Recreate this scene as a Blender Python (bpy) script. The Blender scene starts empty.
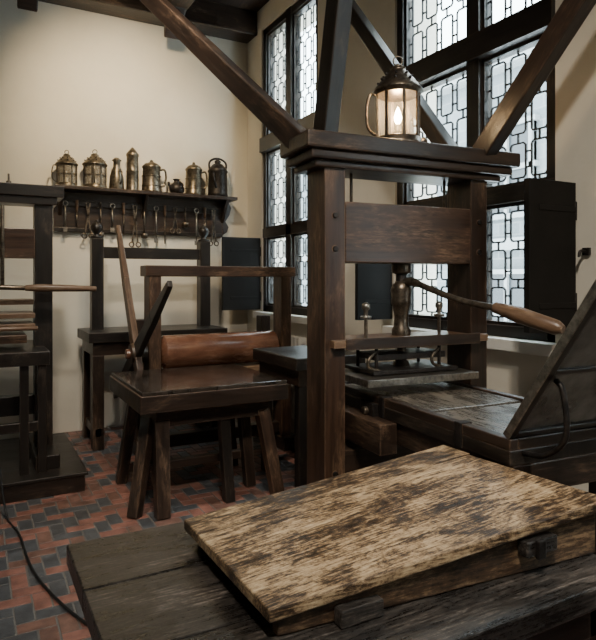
import bpy, math, random
from mathutils import Vector, Matrix
random.seed(7)
V=Vector
# ------------------------------------------------------------ materials
def newmat(name):
    m=bpy.data.materials.new(name); m.use_nodes=True
    nt=m.node_tree; b=nt.nodes['Principled BSDF']
    return m,nt,b
def ramp(nt,stops,fac):
    r=nt.nodes.new('ShaderNodeValToRGB')
    e=r.color_ramp.elements
    while len(e)<len(stops): e.new(0.5)
    for i,(p,c) in enumerate(stops):
        e[i].position=p; e[i].color=(c[0],c[1],c[2],1)
    nt.links.new(fac,r.inputs[0]); return r
def noise(nt,vec,scale,detail=5,rough=.6,dist=0):
    n=nt.nodes.new('ShaderNodeTexNoise'); n.inputs['Scale'].default_value=scale
    n.inputs['Detail'].default_value=detail; n.inputs['Roughness'].default_value=rough
    n.inputs['Distortion'].default_value=dist
    if vec is not None: nt.links.new(vec,n.inputs['Vector'])
    return n
def grainvec(nt,sc):
    a=nt.nodes.new('ShaderNodeAttribute'); a.attribute_name='gr'
    mp=nt.nodes.new('ShaderNodeMapping'); mp.inputs['Scale'].default_value=sc
    nt.links.new(a.outputs['Vector'],mp.inputs['Vector']); return mp.outputs[0]
def math_(nt,op,a,b_):
    m=nt.nodes.new('ShaderNodeMath');m.operation=op
    for i,x in enumerate((a,b_)):
        if isinstance(x,(int,float)): m.inputs[i].default_value=x
        else: nt.links.new(x,m.inputs[i])
    return m.outputs[0]
def edgemask(nt,rad=.012):
    bv=nt.nodes.new('ShaderNodeBevel');bv.samples=4;bv.inputs['Radius'].default_value=rad
    ge=nt.nodes.new('ShaderNodeNewGeometry')
    d=nt.nodes.new('ShaderNodeVectorMath');d.operation='DOT_PRODUCT'
    nt.links.new(bv.outputs[0],d.inputs[0]);nt.links.new(ge.outputs['Normal'],d.inputs[1])
    r=ramp(nt,[(.80,(1,1,1)),(.985,(0,0,0))],d.outputs['Value'])
    return r.outputs[0]
def wood(name,dark,light,rough=.45,wear=None,wlo=.55,whi=.7,bump=.25,grain=(2,28,28),spec=.5,edge=True):
    m,nt,b=newmat(name)
    g=noise(nt,grainvec(nt,grain),1.0,6,.65,.4)
    r=ramp(nt,[(.3,dark),(.72,light)],g.outputs['Fac'])
    col=r.outputs[0]
    big=noise(nt,grainvec(nt,(1.6,5,5)),1.0,5,.7,.3)
    if wear:
        w=ramp(nt,[(wlo,(0,0,0)),(whi,(1,1,1))],big.outputs['Fac'])
        fine=noise(nt,grainvec(nt,(12,80,80)),1.0,6,.8)
        f=ramp(nt,[(.42,(0,0,0)),(.6,(1,1,1))],fine.outputs['Fac'])
        fac=math_(nt,'MULTIPLY',w.outputs[0],f.outputs[0])
        if edge:
            f2=ramp(nt,[(.36,(0,0,0)),(.6,(1,1,1))],fine.outputs['Fac'])
            fac=math_(nt,'MAXIMUM',fac,math_(nt,'MULTIPLY',edgemask(nt),math_(nt,'MULTIPLY',f2.outputs[0],.9)))
        mx=nt.nodes.new('ShaderNodeMixRGB'); nt.links.new(fac,mx.inputs[0])
        nt.links.new(col,mx.inputs[1]); mx.inputs[2].default_value=(*wear,1)
        col=mx.outputs[0]
    nt.links.new(col,b.inputs['Base Color'])
    rr=nt.nodes.new('ShaderNodeMapRange'); rr.inputs['To Min'].default_value=max(.05,rough-.15); rr.inputs['To Max'].default_value=min(1,rough+.2)
    nt.links.new(big.outputs['Fac'],rr.inputs['Value']); nt.links.new(rr.outputs[0],b.inputs['Roughness'])
    bp=nt.nodes.new('ShaderNodeBump'); bp.inputs['Strength'].default_value=bump; bp.inputs['Distance'].default_value=.006
    nt.links.new(g.outputs['Fac'],bp.inputs['Height']); nt.links.new(bp.outputs[0],b.inputs['Normal'])
    b.inputs['Specular IOR Level'].default_value=spec
    return m
def worn(name,stops,rough=.5,bump=.5,wb=.5,dark_edge=None,bigsc=(3.0,8,8)):
    m,nt,b=newmat(name)
    big=noise(nt,grainvec(nt,bigsc),1.0,9,.75,.5)
    fine=noise(nt,grainvec(nt,(7,120,120)),1.0,6,.75,.2)
    spk=noise(nt,grainvec(nt,(70,110,110)),1.0,3,.7)
    v=math_(nt,'ADD',math_(nt,'MULTIPLY',big.outputs['Fac'],wb),math_(nt,'ADD',math_(nt,'MULTIPLY',fine.outputs['Fac'],.75*(1-wb)),math_(nt,'MULTIPLY',spk.outputs['Fac'],.25*(1-wb))))
    r=ramp(nt,stops,v);col=r.outputs[0]
    if dark_edge:
        mx=nt.nodes.new('ShaderNodeMixRGB');nt.links.new(math_(nt,'MULTIPLY',edgemask(nt,.012),.85),mx.inputs[0]);nt.links.new(col,mx.inputs[1]);mx.inputs[2].default_value=(*dark_edge,1);col=mx.outputs[0]
    nt.links.new(col,b.inputs['Base Color'])
    rr=nt.nodes.new('ShaderNodeMapRange');rr.inputs['From Min'].default_value=.38;rr.inputs['From Max'].default_value=.6
    rr.inputs['To Min'].default_value=rough-.15;rr.inputs['To Max'].default_value=rough+.2
    nt.links.new(v,rr.inputs['Value']);nt.links.new(rr.outputs[0],b.inputs['Roughness'])
    bp=nt.nodes.new('ShaderNodeBump'); bp.inputs['Strength'].default_value=bump; bp.inputs['Distance'].default_value=.004
    nt.links.new(v,bp.inputs['Height']); nt.links.new(bp.outputs[0],b.inputs['Normal'])
    return m
def metal(name,c1,c2,rough=.45,metallic=.9,scale=30):
    m,nt,b=newmat(name)
    tc=nt.nodes.new('ShaderNodeTexCoord')
    n=noise(nt,tc.outputs['Object'],scale,5,.7)
    r=ramp(nt,[(.35,c1),(.7,c2)],n.outputs['Fac'])
    nt.links.new(r.outputs[0],b.inputs['Base Color'])
    b.inputs['Metallic'].default_value=metallic; b.inputs['Roughness'].default_value=rough
    bp=nt.nodes.new('ShaderNodeBump'); bp.inputs['Strength'].default_value=.15; bp.inputs['Distance'].default_value=.003
    nt.links.new(n.outputs['Fac'],bp.inputs['Height']); nt.links.new(bp.outputs[0],b.inputs['Normal'])
    return m
def plain(name,c,rough=.7,vary=.06,scale=4,bump=.1,spec=.5):
    m,nt,b=newmat(name)
    tc=nt.nodes.new('ShaderNodeTexCoord')
    n=noise(nt,tc.outputs['Object'],scale,6,.65)
    r=ramp(nt,[(.3,tuple(x*(1-vary*2) for x in c)),(.7,tuple(min(1,x*(1+vary)) for x in c))],n.outputs['Fac'])
    nt.links.new(r.outputs[0],b.inputs['Base Color']); b.inputs['Roughness'].default_value=rough
    b.inputs['Specular IOR Level'].default_value=spec
    n2=noise(nt,tc.outputs['Object'],scale*14,4,.6)
    bp=nt.nodes.new('ShaderNodeBump'); bp.inputs['Strength'].default_value=bump; bp.inputs['Distance'].default_value=.01
    nt.links.new(n2.outputs['Fac'],bp.inputs['Height']); nt.links.new(bp.outputs[0],b.inputs['Normal'])
    return m
M_plaster=plain('plaster',(.74,.69,.59),.85,.04,1.5,.12)
M_white=plain('white_paint',(.8,.78,.72),.6,.03,3,.05)
M_oak=wood('oak_dark',(.010,.007,.0055),(.042,.025,.017),.34,(.23,.14,.085),.54,.74,.3)
M_oakred=wood('oak_brown',(.018,.010,.007),(.08,.042,.025),.33,(.3,.18,.105),.5,.72,.25)
M_black=wood('oak_black',(.006,.005,.0042),(.021,.0155,.012),.33,(.13,.09,.062),.56,.77,.2)
M_shut=plain('shutter_black',(.010,.009,.008),.65,.1,6,.05,.2)
M_roller=wood('roller_wood',(.10,.042,.024),(.22,.10,.06),.2,(.36,.2,.13),.5,.7,.1,(6,14,14),.7,False)
M_lightw=wood('wood_worn_brown',(.06,.034,.02),(.2,.118,.07),.36,(.42,.29,.18),.5,.7,.2)
BS=[(.425,(.018,.011,.0075)),(.46,(.06,.036,.02)),(.487,(.17,.108,.058)),(.525,(.40,.275,.155)),(.60,(.63,.48,.30))]
M_board=worn('board_worn',BS,.46,.6,.46,(.06,.036,.02),(4.2,7,7))
M_boardb=worn('board_worn_back',[(p+.014,c) for p,c in BS],.46,.6,.46,(.06,.036,.02),(4.2,7,7))
M_board2=worn('board_side',[(.42,(.018,.011,.007)),(.5,(.08,.046,.025)),(.6,(.34,.22,.12))],.5,.4)
M_table=worn('table_dark',[(.42,(.008,.007,.0065)),(.5,(.024,.0205,.018)),(.55,(.065,.054,.046)),(.61,(.2,.165,.14))],.3,.35,.45)
M_stone=plain('polished_stone',(.045,.035,.028),.12,.4,14,.03,.8)
M_iron=metal('iron',(.07,.058,.047),(.24,.19,.14),.36)
M_blackiron=metal('black_iron',(.02,.018,.017),(.06,.05,.045),.45,.7)
M_brass=metal('aged_pewter_brass',(.075,.062,.046),(.27,.225,.165),.36,.9,25)
M_steel=metal('worn_steel',(.15,.135,.12),(.42,.38,.32),.33)
M_lead=plain('lead_came',(.02,.02,.021),.6)
M_cable=plain('cable_rubber',(.01,.01,.01),.5)
M_glass,nt,b=newmat('window_glass')
for n in list(nt.nodes):
    if n.type!='OUTPUT_MATERIAL': nt.nodes.remove(n)
tr=nt.nodes.new('ShaderNodeBsdfTransparent'); tr.inputs[0].default_value=(.9,.95,.95,1)
gl=nt.nodes.new('ShaderNodeBsdfGlossy'); gl.inputs['Roughness'].default_value=.05
mx=nt.nodes.new('ShaderNodeMixShader'); mx.inputs[0].default_value=.06
nt.links.new(tr.outputs[0],mx.inputs[1]); nt.links.new(gl.outputs[0],mx.inputs[2])
nt.links.new(mx.outputs[0],[n for n in nt.nodes if n.type=='OUTPUT_MATERIAL'][0].inputs[0])
M_horn,nt,b=newmat('lantern_horn')
b.inputs['Base Color'].default_value=(.5,.44,.35,1); b.inputs['Roughness'].default_value=.25; b.inputs['Alpha'].default_value=.35
M_hornlit,nt,b=newmat('lantern_pane_lit')
b.inputs['Base Color'].default_value=(.9,.85,.75,1); b.inputs['Alpha'].default_value=.12; b.inputs['Roughness'].default_value=.15
M_bulb,nt,b=newmat('candle_bulb')
b.inputs['Emission Color'].default_value=(1,.74,.4,1); b.inputs['Emission Strength'].default_value=90
M_wax=plain('candle_wax',(.85,.75,.55),.5)
M_red=plain('brick_red',(.28,.125,.095),.42,.3,9,.2)
M_red2=plain('brick_red_brown',(.2,.105,.08),.42,.3,9,.2)
M_blue=plain('brick_slate',(.085,.087,.093),.36,.3,9,.2)
M_grout=plain('grout',(.15,.135,.12),.9,.1,20)
# ------------------------------------------------------------ builder
class B:
    def __init__(s,M=None):
        s.v=[];s.f=[];s.m=[];s.g=[];s.sm=[];s.slots=[];s.M=M or Matrix.Identity(4)
    def add(s,vs,fs,mat,gr=None,smooth=False):
        if mat not in s.slots: s.slots.append(mat)
        k=len(s.v); mi=s.slots.index(mat)
        off=V((random.uniform(0,50),random.uniform(0,50),random.uniform(0,50)))
        s.v+= [s.M@V(p) for p in vs]
        s.g+= [V(q)+off for q in (gr or vs)]
        for i,f in enumerate(fs):
            s.f.append([k+j for j in f]); s.m.append(mi)
            s.sm.append(smooth[i] if isinstance(smooth,list) else smooth)
    def beam(s,p0,p1,w,h,mat,w1=None,h1=None,up=(0,0,1)):
        p0=V(p0);p1=V(p1);d=(p1-p0);L=d.length;d.normalize();up=V(up)
        if abs(d.dot(up))>.98: up=V((0,1,0))
        sx=d.cross(up).normalized(); uz=sx.cross(d).normalized()
        w1=w if w1 is None else w1; h1=h if h1 is None else h1
        vs=[];gr=[]
        for p,ww,hh,l in((p0,w,h,0),(p1,w1,h1,L)):
            for a,c in((-1,-1),(1,-1),(1,1),(-1,1)):
                vs.append(p+sx*a*ww/2+uz*c*hh/2); gr.append((l,a*ww/2,c*hh/2))
        s.add(vs,[(3,2,1,0),(4,5,6,7),(0,1,5,4),(1,2,6,5),(2,3,7,6),(3,0,4,7)],mat,gr)
    def box(s,x0,x1,y0,y1,z0,z1,mat,axis=None):
        d=(abs(x1-x0),abs(y1-y0),abs(z1-z0)); a=d.index(max(d)) if axis is None else axis
        vs=[(x,y,z) for z in(z0,z1) for x,y in((x0,y0),(x1,y0),(x1,y1),(x0,y1))]
        gr=[(p[a],p[(a+1)%3],p[(a+2)%3]) for p in vs]
        s.add(vs,[(3,2,1,0),(4,5,6,7),(0,1,5,4),(1,2,6,5),(2,3,7,6),(3,0,4,7)],mat,gr)
    def sweep(s,pts,rad,mat,n=10,smooth=True,close=False):
        pts=[V(p) for p in pts]; N=len(pts)
        if not isinstance(rad,(list,tuple)): rad=[rad]*N
        vs=[];gr=[];L=0;prev=None
        for i,p in enumerate(pts):
            if close: t=(pts[(i+1)%N]-pts[i-1])
            else: t=(pts[min(i+1,N-1)]-pts[max(i-1,0)])
            t.normalize()
            if prev is None:
                u=t.cross(V((0,0,1)))
                if u.length<.05: u=t.cross(V((1,0,0)))
            else: u=prev-t*prev.dot(t)
            u.normalize(); prev=u; w=t.cross(u)
            if i: L+=(p-pts[i-1]).length
            for k in range(n):
                a=2*math.pi*k/n
                o=u*math.cos(a)*rad[i]+w*math.sin(a)*rad[i]
                vs.append(p+o); gr.append((L,rad[i]*math.cos(a),rad[i]*math.sin(a)))
        fs=[];sm=[]
        rng=range(N if close else N-1)
        for i in rng:
            for k in range(n):
                a=i*n+k;b_=i*n+(k+1)%n;j=(i+1)%N
                fs.append((a,b_,j*n+(k+1)%n,j*n+k));sm.append(smooth)
        if not close:
            fs.append(tuple(reversed(range(n))));sm.append(False)
            fs.append(tuple((N-1)*n+k for k in range(n)));sm.append(False)
        s.add(vs,fs,mat,gr,sm)
    def cyl(s,p0,p1,r0,r1,mat,n=20): s.sweep([p0,p1],[r0,r1],mat,n)
    def lathe(s,c,prof,mat,n=24,axis='z'):
        vs=[];fs=[];c=V(c)
        for r,z in prof:
            for k in range(n):
                a=2*math.pi*k/n
                p=(r*math.cos(a),r*math.sin(a),z)
                if axis=='x': p=(z,r*math.cos(a),r*math.sin(a))
                vs.append(c+V(p))
        for i in range(len(prof)-1):
            for k in range(n):
                fs.append((i*n+k,i*n+(k+1)%n,(i+1)*n+(k+1)%n,(i+1)*n+k))
        sm=[True]*len(fs)
        fs.append(tuple(reversed(range(n))));sm.append(False)
        fs.append(tuple((len(prof)-1)*n+k for k in range(n)));sm.append(False)
        s.add(vs,fs,mat,None,sm)
    def prism(s,poly,vec,mat,gx=0):
        vec=V(vec);n=len(poly)
        vs=[V(p) for p in poly]+[V(p)+vec for p in poly]
        fs=[tuple(reversed(range(n))),tuple(range(n,2*n))]+[(i,(i+1)%n,(i+1)%n+n,i+n) for i in range(n)]
        gr=[(p[gx],p[(gx+1)%3],p[(gx+2)%3]) for p in vs]
        s.add(vs,fs,mat,gr)
    def torus(s,c,R,r,mat,a=(1,0,0),b_=(0,0,1),n=24,sq=1):
        a=V(a);b_=V(b_)
        s.sweep([V(c)+a*R*math.cos(t*2*math.pi/n)+b_*R*sq*math.sin(t*2*math.pi/n) for t in range(n)],r,mat,8,True,True)
    def make(s,name,bevel=.004,parent=None,seg=2):
        me=bpy.data.meshes.new(name); me.from_pydata([tuple(p) for p in s.v],[],s.f)
        for m in s.slots: me.materials.append(m)
        me.polygons.foreach_set('material_index',s.m); me.polygons.foreach_set('use_smooth',s.sm)
        at=me.attributes.new('gr','FLOAT_VECTOR','POINT')
        at.data.foreach_set('vector',[c for g in s.g for c in g])
        import bmesh
        bm=bmesh.new();bm.from_mesh(me);bmesh.ops.recalc_face_normals(bm,faces=bm.faces);bm.to_mesh(me);bm.free()
        me.update()
        o=bpy.data.objects.new(name,me); bpy.context.collection.objects.link(o)
        if bevel:
            md=o.modifiers.new('bevel','BEVEL'); md.width=bevel; md.segments=seg; md.limit_method='ANGLE'; md.angle_limit=math.radians(50)
        if parent: o.parent=parent
        return o
def empty(name,loc=(0,0,0)):
    e=bpy.data.objects.new(name,None); bpy.context.collection.objects.link(e); e.empty_display_size=.1
    return e
def smooth_pts(pts,k=6):
    pts=[V(p) for p in pts];out=[]
    P=[pts[0]*2-pts[1]]+pts+[pts[-1]*2-pts[-2]]
    for i in range(1,len(P)-2):
        for j in range(k):
            t=j/k;a,b,c,d=P[i-1],P[i],P[i+1],P[i+2]
            out.append(.5*((2*b)+(c-a)*t+(2*a-5*b+4*c-d)*t*t+(3*b-a-3*c+d)*t**3))
    out.append(pts[-1]);return out
# ------------------------------------------------------------ room
WX=2.85;WY=6.5;CH=4.6;LX=-2.2;FY=-2.0
wins=[(4.86,6.1),(2.25,3.69),(-.8,.8)]  # last opening is out of view, added to light the foreground
ZB,ZT=1.2,4.35
b=B()
u=.085; k0=int(LX/u)-1;k1=int(WX/u)+1;j0=int(FY/u)-1;j1=int(WY/u)+1
b.box(LX-.1,WX+.3,FY-.1,WY+.1,-.1,-.003,M_grout)
def brick(x0,x1,y0,y1,m):
    x0=max(x0,LX);x1=min(x1,WX);y0=max(y0,FY);y1=min(y1,WY)
    if x1-x0<.01 or y1-y0<.01: return
    g=.0035;h=random.uniform(-.0015,.0)
    vs=[(x0+g,y0+g,-.005),(x1-g,y0+g,-.005),(x1-g,y1-g,-.005),(x0+g,y1-g,-.005)]
    vs+=[(x0+1.5*g,y0+1.5*g,h),(x1-1.5*g,y0+1.5*g,h),(x1-1.5*g,y1-1.5*g,h),(x0+1.5*g,y1-1.5*g,h)]
    b.add(vs,[(4,5,6,7),(0,1,5,4),(1,2,6,5),(2,3,7,6),(3,0,4,7)],m)
for i in range(k0,k1+1):
    for j in range(j0,j1+1):
        c=(i-j)%4
        if c==0: brick(i*u,(i+2)*u,j*u,(j+1)*u,random.choice([M_red,M_red,M_red2,M_red,M_blue]))
        elif c==2: brick(i*u,(i+1)*u,(j-1)*u,(j+1)*u,random.choice([M_blue,M_blue,M_blue,M_red2,M_red]))
b.make('floor',0)
b=B();b.box(LX-.1,WX+.4,WY,WY+.2,0,CH,M_plaster);b.make('wall_back',0)
b=B();b.box(LX-.2,LX,FY,WY,0,CH,M_plaster);b.make('wall_left',0)
b=B();b.box(LX-.1,WX+.4,FY-.2,FY,0,CH,M_plaster);b.make('wall_front',0)
b=B();T=.42
b.box(WX,WX+T,FY,WY,0,ZB,M_plaster);b.box(WX,WX+T,FY,WY,ZT,CH,M_plaster)
ys=[FY]+[y for w in sorted(wins) for y in w]+[WY]
for i in range(0,len(ys),2): b.box(WX,WX+T,ys[i],ys[i+1],ZB,ZT,M_plaster)
b.make('wall_right',0)
b=B();b.box(LX-.1,WX+.4,FY-.1,WY+.1,CH,CH+.1,M_oak,1)
b.make('ceiling',0)
b=B()
b.box(LX,WX,WY-.28,WY,4.33,CH,M_oak)
b.make('ceiling_beam',.01)
for x in(-1.2,.35,1.75):
    b=B();b.box(x,x+.22,FY,WY-.28,4.36,CH,M_oak);
    b.prism([(x+.02,WY-.28,4.36),(x+.02,WY-.28,4.1),(x+.02,WY-.5,4.36)],(.18,0,0),M_oak)
    b.make('ceiling_beam',.01)
def leadpane(b,x,y0,y1,z0,z1):
    nc=max(1,round((y1-y0)/.15));nr=max(1,round((z1-z0)/.25));cw=(y1-y0)/nc;ch=(z1-z0)/nr
    def L(p,q,t=.010): b.beam((x,p[0],p[1]),(x,q[0],q[1]),t,t,M_lead,up=(1,0,0))
    for i in range(nc):
        for j in range(nr):
            cy=y0+(i+.5)*cw;cz=z0+(j+.5)*ch;a=cw*.36;h=ch*.39;k=cw*.09
            P=[(cy-a,cz-h+k),(cy-a+k,cz-h),(cy+a-k,cz-h),(cy+a,cz-h+k),(cy+a,cz+h-k),(cy+a-k,cz+h),(cy-a+k,cz+h),(cy-a,cz+h-k)]
            for q in range(8): L(P[q],P[(q+1)%8])
            for sx in(-1,1):
                for zz in(-.45,.45): L((cy+sx*a,cz+zz*h),(cy+sx*cw/2,cz+zz*h))
                L((cy,cz+sx*h),(cy,cz+sx*ch/2))
    b.box(x-.002,x+.002,y0,y1,z0,z1,M_glass)
for wi,(y0,y1) in enumerate(wins):
    b=B();x0,x1=WX+.02,WX+.13;fw=.07
    b.box(x0,x1,y0,y0+fw,ZB,ZT,M_black);b.box(x0,x1,y1-fw,y1,ZB,ZT,M_black)
    b.box(x0,x1,y0,y1,ZB,ZB+fw,M_black);b.box(x0,x1,y0,y1,ZT-fw,ZT,M_black)
    ym=(y0+y1)/2-(.08 if wi==1 else 0)
    b.box(x0-.01,x1,ym-.055,ym+.055,ZB,ZT,M_black)
    b.box(x0-.05,x1,y0,y1,2.97,3.13,M_black)
    b.box(x0-.01,x1,y0,y1,2.02,2.12,M_black)
    for (a,c) in((y0+fw,ym-.055),(ym+.055,y1-fw)):
        for (p,q) in((ZB+fw,2.02),(2.12,2.97),(3.13,ZT-fw)):
            t=.022
            b.box(x0+.02,x1-.02,a,a+t,p,q,M_black);b.box(x0+.02,x1-.02,c-t,c,p,q,M_black)
            b.box(x0+.02,x1-.02,a,c,p,p+t,M_black);b.box(x0+.02,x1-.02,a,c,q-t,q,M_black)
            leadpane(b,x0+.06,a+t,c-t,p+t,q-t)
    b.make('window_%d'%(wi+1),0)
    b=B();b.box(WX-.09,WX+.02,y0-.05,y1+.05,ZB-.07,ZB,M_white);b.make('trim_%d'%(wi+1),.006)
def shutter(hy,xw,z0,z1,ang):
    b=B(Matrix.Translation((WX-.01,hy,0))@Matrix.Rotation(ang,4,'Z'))
    b.box(-xw,0,-.018,.018,z0,z1,M_shut,2)
    for z in(z0+.12,z1-.16): b.box(-xw*.8,0,-.022,.022,z,z+.03,M_shut)
    b.cyl((0,-.01,z0+.1),(0,-.01,z0+.2),.012,.012,M_blackiron);b.cyl((0,-.01,z1-.2),(0,-.01,z1-.1),.012,.012,M_blackiron)
    b.make('window_shutter',.003)
shutter(2.13,.36,1.28,2.07,.0)
shutter(6.13,.45,1.22,2.02,0)
shutter(3.73,.32,1.25,2.0,0)
b=B();b.box(WX-.02,WX,2.03,2.07,1.68,1.72,M_blackiron);b.sweep(smooth_pts([(WX-.02,2.05,1.7),(WX-.06,2.05,1.7),(WX-.07,2.05,1.67)]),.008,M_blackiron,8);b.make('wall_hook',.002)
b=B()
for i in range(14):
    y=5.0+i*.075
    b.box(WX-.13,WX-.04,y,y+.05,.2,1.0,M_white,2)
b.box(WX-.1,WX-.06,5.0,6.03,.22,.28,M_white);b.box(WX-.1,WX-.06,5.0,6.03,.9,.96,M_white)
b.cyl((WX-.085,5.02,0),(WX-.085,5.02,.3),.015,.015,M_white);b.cyl((WX-.085,6.0,0),(WX-.085,6.0,.3),.015,.015,M_white)
b.make('radiator',.01)
# outside facade
m,nt,bs=newmat('facade_stone')
tc=nt.nodes.new('ShaderNodeTexCoord');br=nt.nodes.new('ShaderNodeTexBrick')
br.inputs['Scale'].default_value=1.0;br.inputs['Color1'].default_value=(.17,.185,.195,1);br.inputs['Color2'].default_value=(.12,.135,.14,1);br.inputs['Mortar'].default_value=(.2,.21,.21,1)
br.inputs['Brick Width'].default_value=.7; br.inputs['Row Height'].default_value=.3
mp=nt.nodes.new('ShaderNodeMapping');mp.inputs['Rotation'].default_value=(0,math.pi/2,math.pi/2)
nt.links.new(tc.outputs['Object'],mp.inputs[0]);nt.links.new(mp.outputs[0],br.inputs['Vector']);nt.links.new(br.outputs[0],bs.inputs['Base Color']);bs.inputs['Roughness'].default_value=.9
b=B()
b.box(12,12.4,-12,30,-3,7.2,m)
M_outwin=plain('courtyard_window',(.03,.035,.04),.3)
M_outtrim=plain('courtyard_stone_trim',(.26,.27,.27),.8)
for i in range(10):
    y=-10+i*4
    for z in(-.5,3.2): 
        b.box(11.9,12.05,y,y+1.6,z,z+2.2,M_outwin)
        for q in(0,.76,1.52): b.box(11.82,12.0,y+q,y+q+.1,z,z+2.2,M_outtrim)
        for q in(-.1,1.1,2.2): b.box(11.82,12.0,y-.1,y+1.72,z+q,z+q+.12,M_outtrim)
b.box(11.7,12.1,-12,30,2.3,2.6,M_outtrim);b.box(11.6,12.1,-12,30,6.9,7.2,M_outtrim)
b.make('courtyard_building',0)
# ------------------------------------------------------------ main press
PM=Matrix.Translation((1.472,2.444,0))@Matrix.Rotation(math.radians(-4),4,'Z')
press=empty('printing_press')
b=B(PM)
for x in(0,.878):
    b.box(x,x+.11,0,.2,.12,2.1,M_oakred if x==0 else M_oak)
    b.box(x-.02,x+.13,-.3,.5,0,.13,M_oak,1)
b.box(.11,.878,.02,.18,.5,.72,M_oak)
b.box(.11,.878,.03,.17,.14,.26,M_oak)
for z in(.62,1.7,1.86): b.cyl((.055,-.012,z),(.055,.01,z),.014,.014,M_blackiron,12);b.cyl((.933,-.012,z),(.933,.01,z),.014,.014,M_blackiron,12)
b.box(.0,.11,-.006,.0,.45,.5,M_blackiron)
b.make('cheeks',.008,press)
b=B(PM)
b.box(.11,.878,.0,.17,1.635,1.93,M_oakred)
for x in(.2,.78): b.cyl((x,.1,1.93),(x,.1,2.1),.008,.008,M_iron)
b.make('head_beam',.006,press)
b=B(PM)
b.box(-.06,1.07,-.02,.235,2.085,2.12,M_oak)
b.box(-.09,1.13,-.045,.255,2.12,2.165,M_oak)
b.box(-.12,1.17,-.065,.275,2.165,2.245,M_oak)
b.make('cap',.011,press)
def stay(p0,p1,w=.1,h=.1,m=M_black):
    b=B();b.beam(p0,p1,w,h,m);b.make('ceiling_brace',.008)
stay((1.42,2.55,2.2),(.74,5.25,4.5),.085,.11,M_oak)
stay((1.50,2.50,2.2),(1.515,2.02,4.5),.085,.11)
stay((2.38,2.52,2.2),(2.40,4.45,4.5),.08,.09)
stay((2.42,2.40,2.2),(2.56,.25,4.5),.085,.11,M_oak)
b=B(PM)
sx,sy=.494,.09
b.cyl((sx,sy,1.30),(sx,sy,1.66),.028,.028,M_blackiron)
b.lathe((sx,sy,0),[(.03,1.58),(.05,1.59),(.05,1.64)],M_iron)
b.lathe((sx,sy,0),[(.05,1.25),(.05,1.29),(.04,1.31),(.036,1.36),(.045,1.41),(.052,1.43),(.052,1.45),(.05,1.46),(.055,1.5),(.045,1.53),(.02,1.55)],M_iron)
b.box(.03,.96,-.04,.22,1.225,1.262,M_lightw)
b.box(.09,.9,-.05,-.04,1.215,1.27,M_oak)
for x in(.22,.66):
    b.lathe((x,-.01,0),[(.009,1.26),(.009,1.36),(.028,1.362),(.028,1.374),(.01,1.376),(.01,1.40),(.02,1.41),(.02,1.43),(.008,1.44)],M_steel,14)
for x in(.28,.66):
    b.cyl((x,-.01,1.08),(x,-.01,1.24),.009,.009,M_blackiron)
    b.cyl((x,.17,1.08),(x,.17,1.24),.009,.009,M_blackiron)
    b.sweep(smooth_pts([(x,-.01,1.2),(x-.05,-.02,1.16),(x-.045,-.02,1.12),(x+.02,-.02,1.1)]),.008,M_iron,8)
b.box(.28,.70,-.01,.17,1.15,1.18,M_blackiron)
b.lathe((sx,sy,0),[(.05,1.09),(.04,1.12),(.025,1.14),(.025,1.23)],M_iron)
b.box(.24,.75,-.05,.24,1.085,1.105,M_blackiron)
b.box(.16,.82,-.13,.27,1.045,1.08,M_steel)
b.make('spindle_and_platen',.003,press)
b=B()
b.sweep(smooth_pts([(1.975,2.49,1.535),(1.985,2.42,1.54),(2.01,2.3,1.50),(2.06,2.15,1.45),(2.115,1.98,1.42)],6),[.022]*8+[.016]*17,M_iron,12)
b.sweep([(2.105,2.0,1.425),(2.112,1.99,1.423),(2.13,1.87,1.395),(2.16,1.7,1.35),(2.165,1.67,1.343)],[.017,.026,.037,.033,.018],M_lightw,16)
b.make('bar_handle',.002,press)
b=B(PM)
for x in(.25,.74): b.box(x,x+.09,-.95,.64,.80,.9,M_oak)
b.box(.25,.83,-.95,-.87,.79,.9,M_oak);b.box(.25,.83,.57,.64,.79,.9,M_oak)
for x in(.27,.75):
    b.box(x,x+.06,-.91,-.84,0,.8,M_oak);b.box(x,x+.06,.56,.62,0,.8,M_oak)
b.box(.27,.81,-.9,-.85,.3,.38,M_oak)
b.box(.15,.24,-.25,.35,.76,.9,M_oak)
b.make('carriage_rails',.005,press)
b=B(PM)
x0,x1,y0,y1=.235,.86,-.95,.36
b.box(x0,x1,y0,y1,.9,.955,M_black)
b.box(x0,x0+.04,y0,y1,.955,.995,M_oak);b.box(x1-.04,x1,y0,y1,.955,.995,M_oak)
b.box(x0+.04,x1-.04,y0,y0+.04,.955,.995,M_oak);b.box(x0+.04,x1-.04,y1-.04,y1,.955,.995,M_oak)
M_bed=worn('press_bed',[(.40,(.03,.026,.021)),(.5,(.085,.072,.057)),(.58,(.26,.22,.17))],.25,.2)
b.box(x0+.055,x1-.055,y0+.055,y0+.5,.955,.985,M_bed,1);b.box(x0+.055,x1-.055,y0+.52,y1-.055,.955,.988,M_bed,1)
for yy in(-.7,-.15): b.box(x0-.008,x0+.05,yy,yy+.04,.9,1.0,M_blackiron)
b.box(x0-.03,x0,-.1,.02,.88,.96,M_blackiron); b.cyl((x0-.05,-.04,.92),(x0,-.04,.92),.02,.02,M_iron)
b.make('coffin',.004,press)
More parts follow.
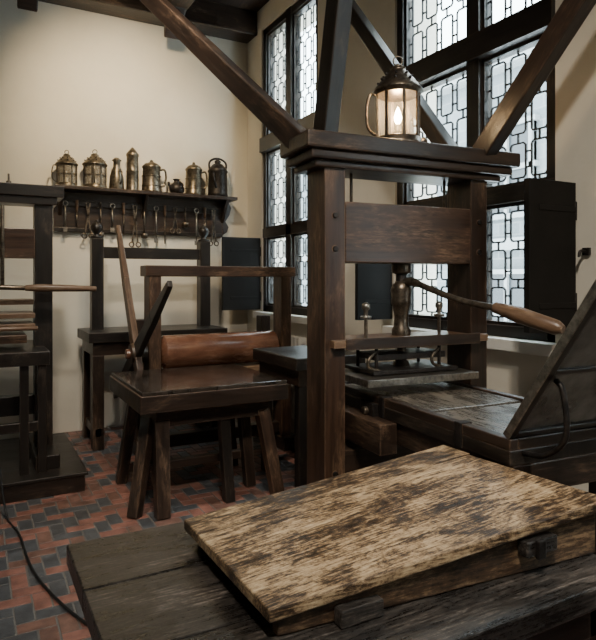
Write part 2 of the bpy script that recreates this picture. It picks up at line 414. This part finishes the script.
# tympan
TM=PM@Matrix.Translation((0,-.93,1.0))
dy,dz=-.57,.82
b=B(TM)
def tb(xa,xb,s0,s1,t0,t1,mat):
    vs=[]
    for t in(t0,t1):
        for x,s in((xa,s0),(xb,s0),(xb,s1),(xa,s1)):
            vs.append((x,dy*s+dz*t,dz*s-dy*t))
    gr=[(v[2],v[0],v[1]) for v in vs] if s1-s0>xb-xa else [(v[0],v[2],v[1]) for v in vs]
    b.add(vs,[(3,2,1,0),(4,5,6,7),(0,1,5,4),(1,2,6,5),(2,3,7,6),(3,0,4,7)],mat,gr)
tb(.238,.268,0,.95,-.014,.014,M_black);tb(.833,.86,0,.95,-.014,.014,M_black)
tb(.233,.238,0,.95,-.016,.016,M_steel)
tb(.268,.833,0,.03,-.014,.014,M_black);tb(.268,.833,.92,.95,-.014,.014,M_black)
M_parch=plain('tympan_parchment',(.14,.13,.115),.22,.45,5,.1,.6)
tb(.268,.833,.03,.92,-.004,.004,M_parch)
for s in(.3,.62): tb(.268,.833,s,s+.02,-.012,.012,M_black)
for xx in(.3,.8): b.sweep(smooth_pts([(xx,-.02,-.06),(xx,-.12,-.04),(xx,-.2,.04),(xx,-.19,.18),(xx,-.16,.22)]),.01,M_blackiron,8)
for x in(.33,.7):
    b.cyl((x,0,0),(x+.07,0,0),.014,.014,M_iron)
b.make('tympan',.003,press)
b=B(PM);b.lathe((.66,.12,0),[(.03,2.245),(.03,2.255),(.012,2.26),(.01,2.285),(.02,2.295),(.018,2.31),(.004,2.32)],M_iron,16)
b.cyl((.12,.06,2.255),(.25,.08,2.255),.009,.009,M_iron);b.cyl((.2,.1,2.245),(.2,.1,2.28),.012,.01,M_iron)
b.make('cap_fittings',.001,press)
# ------------------------------------------------------------ lanterns
def lantern(c,r,h,lit=False,ha=(-1,0,0),mat=None):
    cx,cy,cz=c;m=mat or M_brass;b=B()
    hb=h*.62
    b.lathe(c,[(r*1.05,0),(r*1.08,h*.03),(r,h*.05),(r,h*.09),(r*.96,h*.1)],m,32)
    n=8
    for k in range(n):
        a=2*math.pi*(k+.5)/n
        p=V((cx+r*.95*math.cos(a),cy+r*.95*math.sin(a),cz+h*.09))
        b.beam(p,p+V((0,0,hb-h*.09)),r*.13,r*.08,m,up=(math.cos(a),math.sin(a),0))
    if not lit: b.torus((cx,cy,cz+h*.35),r*.97,r*.035,m,(1,0,0),(0,1,0),32)
    b.lathe(c,[(r*.96,hb-h*.03),(r,hb-h*.02),(r*1.02,hb+h*.0),(r*1.08,hb+h*.01),(r*1.08,hb+h*.03),(r*.9,hb+h*.09),(r*.62,hb+h*.18),(r*.36,hb+h*.25),(r*.3,hb+h*.28),(r*.36,hb+h*.285),(r*.12,hb+h*.33)],m,32)
    for k in range(8):
        a=2*math.pi*k/8
        for rr,zz in((.78,.135),(.55,.205)):
            b.cyl((cx+r*rr*math.cos(a),cy+r*rr*math.sin(a),cz+hb+h*(zz-.02)),(cx+r*(rr+.12)*math.cos(a),cy+r*(rr+.12)*math.sin(a),cz+hb+h*(zz)),r*.07,r*.05,M_blackiron,8)
    b.torus((cx,cy,cz+hb+h*.37),r*.2,r*.035,m,(.879,-.477,0),(0,0,1),20)
    ha=V(ha).normalized()
    pts=[V(c)+ha*r*1.0+V((0,0,hb*.95)),V(c)+ha*r*1.25+V((0,0,hb*.95)),V(c)+ha*r*1.4+V((0,0,hb*.7)),V(c)+ha*r*1.35+V((0,0,hb*.35)),V(c)+ha*r*1.0+V((0,0,hb*.2))]
    b.sweep(smooth_pts(pts),r*.06,m,8)
    N=24;vs=[];fs=[]
    for k in range(N):
        a=2*math.pi*k/N
        vs+=[(cx+r*.9*math.cos(a),cy+r*.9*math.sin(a),cz+h*.09),(cx+r*.9*math.cos(a),cy+r*.9*math.sin(a),cz+hb-h*.02)]
    for k in range(N): fs.append((2*k,2*((k+1)%N),2*((k+1)%N)+1,2*k+1))
    b.add(vs,fs,M_hornlit if lit else M_horn,None,True)
    b.cyl((cx,cy,cz+h*.09),(cx,cy,cz+h*.26),r*.12,r*.12,M_wax,12)
    if lit:
        b.lathe((cx,cy,cz+h*.26),[(r*.06,0),(r*.14,h*.04),(r*.17,h*.08),(r*.1,h*.15),(r*.01,h*.2)],M_bulb,14)
    return b.make('lantern',.0)
lc=PM@V((.48,.1,2.245))
lantern(tuple(lc),.12,.455,True,(-.9,.35,0),M_iron)
pl=bpy.data.lights.new('lantern_light','POINT');pl.energy=7;pl.color=(1,.66,.34);pl.shadow_soft_size=.03
po=bpy.data.objects.new('lantern_light',pl);po.location=(lc.x,lc.y,lc.z+.22);bpy.context.collection.objects.link(po)
# ------------------------------------------------------------ wall shelf
SY=WY
b=B();sz=2.48
b.box(.70,2.62,SY-.26,SY,sz-.035,sz,M_oak)
b.box(.72,2.52,SY-.04,SY-.002,2.04,sz-.035,M_oak)
b.prism([(x,SY-.04,z) for (x,z) in [(2.52,2.06),(2.58,2.1),(2.6,2.16),(2.56,2.22),(2.61,2.3),(2.63,2.38),(2.6,sz-.035),(2.52,sz-.035)]],(0,.038,0),M_oak)
b.box(.75,2.55,SY-.065,SY-.04,2.30,2.36,M_black)
b.box(.72,2.52,SY-.055,SY-.04,2.04,2.08,M_black)
for x in(.76,1.6,2.5): b.prism([(x,SY-.04,sz-.035),(x,SY-.22,sz-.035),(x,SY-.04,2.2)],(.035,0,0),M_oak)
b.make('wall_shelf',.004)
lantern((.83,SY-.13,sz),.10,.35,False,(-1,-.1,0))
lantern((1.10,SY-.13,sz),.115,.38,False,(-.2,-1,0))
b=B();c=(1.32,SY-.12,sz)
b.lathe(c,[(.07,0),(.075,.02),(.07,.14),(.05,.21),(.035,.25),(.035,.3),(.05,.31),(.02,.34)],M_brass)
b.sweep(smooth_pts([V(c)+V(p) for p in((.02,-.05,.05),(.03,-.11,.1),(.03,-.1,.18),(.01,-.03,.2))]),.008,M_brass,8)
b.make('oil_can',0)
b=B();c=(1.48,SY-.13,sz);b.lathe(c,[(.062,0),(.065,.01),(.06,.02),(.06,.2),(.064,.21),(.06,.22),(.06,.36),(.065,.37),(.065,.39),(.035,.43),(.01,.46)],M_brass);b.make('candle_canister',0)
def tankard(c,r,h,name='tankard'):
    b=B();b.lathe(c,[(r*1.1,0),(r*1.1,h*.05),(r,h*.09),(r*.95,h*.4),(r*.9,h*.72),(r*.98,h*.75),(r*.98,h*.79),(r*.7,h*.88),(r*.2,h*.93),(r*.15,h*.99),(r*.03,h)],M_brass)
    for z in(.2,.5): b.torus(V(c)+V((0,0,h*z)),r*.98,r*.05,M_brass,(1,0,0),(0,1,0),24)
    b.sweep(smooth_pts([V(c)+V(p) for p in((r*.9,-.01,h*.7),(r*1.4,-.01,h*.72),(r*1.55,-.01,h*.5),(r*1.35,-.01,h*.25),(r*.95,-.01,h*.2))]),r*.11,M_brass,8)
    b.make(name,0)
tankard((1.68,SY-.13,sz),.1,.35)
tankard((2.15,SY-.13,sz),.095,.37)
b=B();c=(1.95,SY-.15,sz)
b.lathe(c,[(.06,0),(.08,.03),(.085,.07),(.06,.11),(.03,.13),(.03,.15),(.04,.16),(.01,.17)],M_blackiron)
b.sweep(smooth_pts([V(c)+V(p) for p in((-.05,0,.05),(-.08,0,.09),(-.09,0,.13))]),[.015]*12+[.01],M_blackiron,8)
b.sweep(smooth_pts([V(c)+V(p) for p in((.03,-.06,.05),(.04,-.1,.09),(.02,-.05,.13))]),.008,M_blackiron,8)
b.make('oil_lamp',0)
b=B();c=(2.43,SY-.13,sz)
b.lathe(c,[(.1,0),(.115,.02),(.11,.04),(.105,.27),(.115,.29),(.1,.32),(.055,.37),(.03,.38),(.04,.40),(.02,.42)],M_blackiron)
b.sweep(smooth_pts([V(c)+V(p) for p in((-.09,0,.27),(-.1,0,.38),(-.04,0,.43),(.04,0,.43),(.1,0,.38),(.09,0,.27))]),.012,M_blackiron,8)
b.sweep(smooth_pts([V(c)+V(p) for p in((-.05,-.09,.1),(-.09,-.12,.18),(-.1,-.12,.25))]),.015,M_blackiron,8)
b.make('kettle',0)
b=B();x=.82;i=0
while x<2.5:
    L=random.uniform(.2,.4);yy=SY-.09;zt=2.34
    b.cyl((x,SY-.03,zt),(x,yy-.01,zt),.006,.006,M_iron,8)
    k=i%4;i+=1
    if k==0:
        b.torus((x,yy,zt-.02),.024,.007,M_steel);b.cyl((x,yy,zt-.04),(x,yy,zt-L),.011,.008,M_steel,8);b.box(x-.02,x+.02,yy-.006,yy+.006,zt-L-.05,zt-L,M_steel)
    elif k==1:
        b.cyl((x,yy,zt+.02),(x,yy,zt-.1),.016,.013,M_lightw,10);b.cyl((x,yy,zt-.1),(x,yy,zt-L),.009,.006,M_iron,8)
    elif k==2:
        b.beam((x-.03,yy,zt-L),(x+.02,yy,zt),.016,.01,M_iron);b.beam((x+.03,yy,zt-L),(x-.02,yy,zt),.016,.01,M_iron)
        b.torus((x-.035,yy,zt-L-.02),.024,.007,M_iron);b.torus((x+.035,yy,zt-L-.02),.024,.007,M_iron)
    else:
        b.cyl((x,yy,zt+.01),(x,yy,zt-L+.05),.01,.01,M_iron,8);b.lathe((x,yy,zt-L-.01),[(.01,0),(.035,.01),(.04,.05),(.03,.055)],M_iron,12)
    x+=random.uniform(.095,.13)
b.make('hanging_hand_tools',0)
# ------------------------------------------------------------ standing press at back wall
b=B()
for x in(1.0,2.08):
    b.box(x,x+.11,5.95,6.07,.02,1.95,M_black)
    b.lathe((x+.055,6.01,1.95),[(.06,0),(.06,.02),(.03,.03),(.028,.045),(.055,.08),(.06,.11),(.045,.145),(.015,.16),(.012,.18)],M_black,18)
b.box(1.11,2.08,5.97,6.05,1.76,1.87,M_black)
b.box(.92,2.25,5.62,6.3,.98,1.07,M_black)
b.box(.96,2.2,5.66,6.26,.86,.98,M_oak)
for x in(.96,2.1):
    for y in(5.66,6.16): b.box(x,x+.1,y,y+.1,0,.86,M_oak)
    b.box(x+.02,x+.08,5.66,6.26,.12,.2,M_oak)
b.make('standing_press',.005)
# ------------------------------------------------------------ rolling press
rp=empty('rolling_press')
b=B();Y0=4.9
for x in(1.27,2.48):
    b.box(x,x+.1,Y0-.02,Y0+.16,.1,1.60,M_oakred)
    b.box(x-.01,x+.11,Y0-.08,Y0+.62,0,.12,M_oak)
    b.box(x,x+.1,Y0+.42,Y0+.54,.12,1.2,M_oak)
    b.box(x,x+.1,Y0+.16,Y0+.42,.62,.74,M_oak)
b.box(1.24,2.62,Y0-.03,Y0+.17,1.58,1.67,M_oakred)
b.box(1.37,2.48,Y0+.02,Y0+.12,.5,.62,M_oak);b.box(1.37,2.48,Y0+.02,Y0+.12,.15,.25,M_oak)
b.box(1.38,2.47,Y0-.05,Y0+.5,.74,.79,M_lightw)
b.make('frame',.008,rp)
b=B()
b.lathe((0,Y0+.07,.945),[(.04,1.1),(.04,1.375),(.1,1.38),(.14,1.41),(.14,2.43),(.1,2.46),(.04,2.47),(.04,2.5)],M_roller,36,'x')
b.make('roller',.004,rp)
b=B();cx=1.18;cy=4.95;cz=.95
for (dy_,dz_),L,m in(((.54,.84),1.3,M_lightw),((-.857,.515),1.12,M_black),((-.54,-.84),1.08,M_oakred),((.857,-.515),.95,M_black)):
    p0=V((cx,cy,cz));d=V((0,dy_,dz_)).normalized()
    b.beam(p0+d*.03,p0+d*L*.55,.05,.12,m,.05,.1)
    b.beam(p0+d*L*.55,p0+d*L,.05,.1,m,.035,.05)
b.cyl((cx-.05,cy,cz),(cx+.08,cy,cz),.08,.08,M_oak,20)
b.make('star_wheel',.006,rp)
b=B();b.box(2.02,2.62,3.75,4.5,.9,.99,M_black);b.box(2.06,2.58,3.79,4.46,.78,.9,M_oak)
for x in(2.07,2.5):
    for y in(3.8,4.38): b.box(x,x+.07,y,y+.07,0,.78,M_black)
b.make('ink_table',.006)
# ------------------------------------------------------------ imposing stone table
b=B()
b.box(.94,1.97,3.795,4.75,.80,.838,M_stone)
b.box(.93,1.98,3.79,4.76,.70,.812,M_oak,0)
b.box(1.06,1.88,3.9,4.66,.58,.70,M_oak,0)
def leg(x,y,x2,y2,w=.085,m=M_oak): b.beam((x,y,.62),(x2,y2,0.0),w,w,m,w*.95,w*.95)
leg(1.1,3.94,1.09,3.86,.095);leg(1.05,4.06,.93,3.95,.08)
leg(1.55,3.96,1.58,3.92,.075,M_black)
leg(1.84,3.94,1.93,3.86,.09,M_oakred);leg(1.80,4.2,1.84,4.15,.08)
leg(1.08,4.62,1.0,4.68,.08);leg(1.84,4.62,1.92,4.68,.08)
b.box(1.1,1.86,4.2,4.26,.2,.26,M_oak);
b.make('imposing_stone_table',.006)
# ------------------------------------------------------------ left press on platform
b=B();b.box(-1.4,.73,4.62,5.9,0,.12,M_oak,0);b.box(-1.42,.75,4.6,5.9,.12,.145,M_black,0);b.make('wooden_platform',.006)
b=B()
PZ=.145
for x in(-.55,.43):
    b.box(x,x+.13,5.1,5.26,PZ,2.2,M_black)
    b.box(x-.02,x+.15,4.8,5.6,PZ,PZ+.1,M_black)
b.box(-.65,.64,5.05,5.31,2.2,2.29,M_black);b.box(-.6,.59,5.07,5.29,2.14,2.2,M_black)
b.box(-.42,.43,5.1,5.24,1.72,1.95,M_oakred)
b.box(-.42,.43,5.12,5.22,.5,.65,M_black)
b.cyl((.2,5.06,1.5),(.2,5.06,2.12),.015,.015,M_iron);b.cyl((0,5.15,1.3),(0,5.15,1.75),.04,.04,M_iron)
b.lathe((.25,5.18,2.29),[(.02,0),(.02,.03),(.008,.035),(.008,.09)],M_iron,12)
b.box(-.4,.42,5.04,5.3,1.36,1.40,M_lightw)
b.cyl((.0,5.0,1.5),(.35,4.96,1.49),.018,.018,M_iron,12);b.sweep([(.35,4.96,1.49),(.45,4.95,1.49),(.7,4.93,1.485),(.86,4.92,1.48)],[.022,.03,.026,.02],M_lightw,14)
for z in(1.18,1.26): b.box(-.3,.42,4.95,5.35,z,z+.04,M_lightw)
b.box(-.3,.36,4.9,5.4,1.08,1.14,M_oakred)
b.box(-.35,.5,4.72,5.7,.93,1.03,M_black)
for x in(.02,.3,.42):
    b.box(x,x+.06,4.74,4.8,PZ,.93,M_black)
b.box(-.3,.48,4.75,4.79,.45,.52,M_black)
for z in(1.2,): b.sweep([(.05,4.74,z),(.42,4.74,z)],.016,M_lightw,10)
b.make('hand_press',.005)
b=B();b.sweep(smooth_pts([(.12,4.56,1.0),(.13,4.5,.6),(.17,4.4,.2),(.2,4.3,.012),(.25,4.0,.008),(.28,3.5,.008),(.36,3.1,.008),(.48,2.75,.008),(.7,2.3,.008),(.9,1.9,.008)],8),.007,M_cable,8);b.make('power_cable',0)
# ------------------------------------------------------------ foreground table with sloping desk
b=B();TZ=.75
for i,(a,c) in enumerate(((1.0,1.3),(1.303,1.62),(1.623,1.93))):
    b.box(.25,1.6,a,c,TZ-.06,TZ,M_table,0)
b.box(.34,1.55,1.08,1.12,TZ-.2,TZ-.06,M_oak);b.box(.34,1.55,1.8,1.84,TZ-.2,TZ-.06,M_oak)
b.box(.34,.38,1.08,1.84,TZ-.2,TZ-.06,M_oak);b.box(1.51,1.55,1.08,1.84,TZ-.2,TZ-.06,M_oak)
for x in(.36,1.46):
    for y in(1.1,1.75): b.box(x,x+.08,y,y+.08,0,TZ-.06,M_oak)
b.make('work_table',.005)
b=B()
A=V((.565,1.77,.822));Bp=V((1.60,1.77,.915));C=V((1.63,1.10,.915));D=V((.575,1.19,.822))
def plank(s0,s1,mat,t=.03,sh0=0,sh1=0):
    P=[A.lerp(D,s0),Bp.lerp(C,s0)+V((sh0,0,0)),Bp.lerp(C,s1)+V((sh1,0,0)),A.lerp(D,s1)]
    vs=[p-V((0,0,t)) for p in P]+P
    b.add(vs,[(3,2,1,0),(4,5,6,7),(0,1,5,4),(1,2,6,5),(2,3,7,6),(3,0,4,7)],mat,[(p.x,p.y,p.z) for p in vs])
plank(0,.205,M_boardb);plank(.217,1,M_board,.03,-.015,0)
def wedge(y0,yb,t=.03):
    z0=.752
    vs=[(.60,y0,z0),(1.6,yb,z0),(1.6,yb,.915-.032),(.60,y0,.822-.032)]
    b.prism(vs,(0,t,0),M_board2)
wedge(1.2,1.125);wedge(1.72,1.72)
b.box(1.57,1.6,1.15,1.72,.755,.88,M_board2)
for x,z in((.74,.77),(1.30,.825)):
    y=1.2-(x-.6)*.075
    b.box(x,x+.12,y-.035,y,z-.019,z+.022,M_table)
b.box(1.33,1.36,1.10,1.115,.80,.85,M_blackiron)
b.make('sloping_desk',.004)
# ------------------------------------------------------------ lights & world
w=bpy.data.worlds.new('World');bpy.context.scene.world=w;w.use_nodes=True
bg=w.node_tree.nodes['Background'];bg.inputs[0].default_value=(.87,.94,1,1);bg.inputs[1].default_value=17
for (y0,y1) in wins:
    l=bpy.data.lights.new('window_portal','AREA');l.shape='RECTANGLE';l.size=ZT-ZB;l.size_y=y1-y0
    l.cycles.is_portal=True
    o=bpy.data.objects.new('window_portal',l);o.location=(WX+.3,(y0+y1)/2,(ZB+ZT)/2);o.rotation_euler=(0,math.radians(90),0);bpy.context.collection.objects.link(o)
def spot(loc,tgt,e,col,ang,blend=1,size=.1):
    l=bpy.data.lights.new('wall_and_fill_spot','SPOT');l.energy=e;l.color=col;l.spot_size=math.radians(ang);l.spot_blend=blend;l.shadow_soft_size=size
    o=bpy.data.objects.new('wall_and_fill_spot',l);o.location=loc;o.rotation_euler=(V(tgt)-V(loc)).to_track_quat('-Z','Y').to_euler();bpy.context.collection.objects.link(o)
spot((1.1,4.5,4.2),(1.4,6.5,3.1),350,(1,.78,.48),78)
spot((.3,3.0,4.25),(1.5,5.0,.8),340,(1,.88,.72),80)  # added fill for the middle of the room, not an actual fitting
spot((.0,-.3,4.2),(1.05,1.45,.8),340,(1,.92,.8),62)  # added fill from behind the camera to brighten table and desk
spot((.6,.0,4.2),(1.9,2.7,1.3),360,(1,.9,.76),75)  # added fill to brighten the main press, no lamp hangs here
# ------------------------------------------------------------ camera
cd=bpy.data.cameras.new('Camera');cam=bpy.data.objects.new('Camera',cd);bpy.context.collection.objects.link(cam)
cd.sensor_width=36;cd.lens=33.75;cd.shift_y=-40/640;cd.clip_start=.05
cam.location=(0,0,1.55);cam.rotation_euler=(math.pi/2,0,math.radians(-28.5))
bpy.context.scene.camera=cam
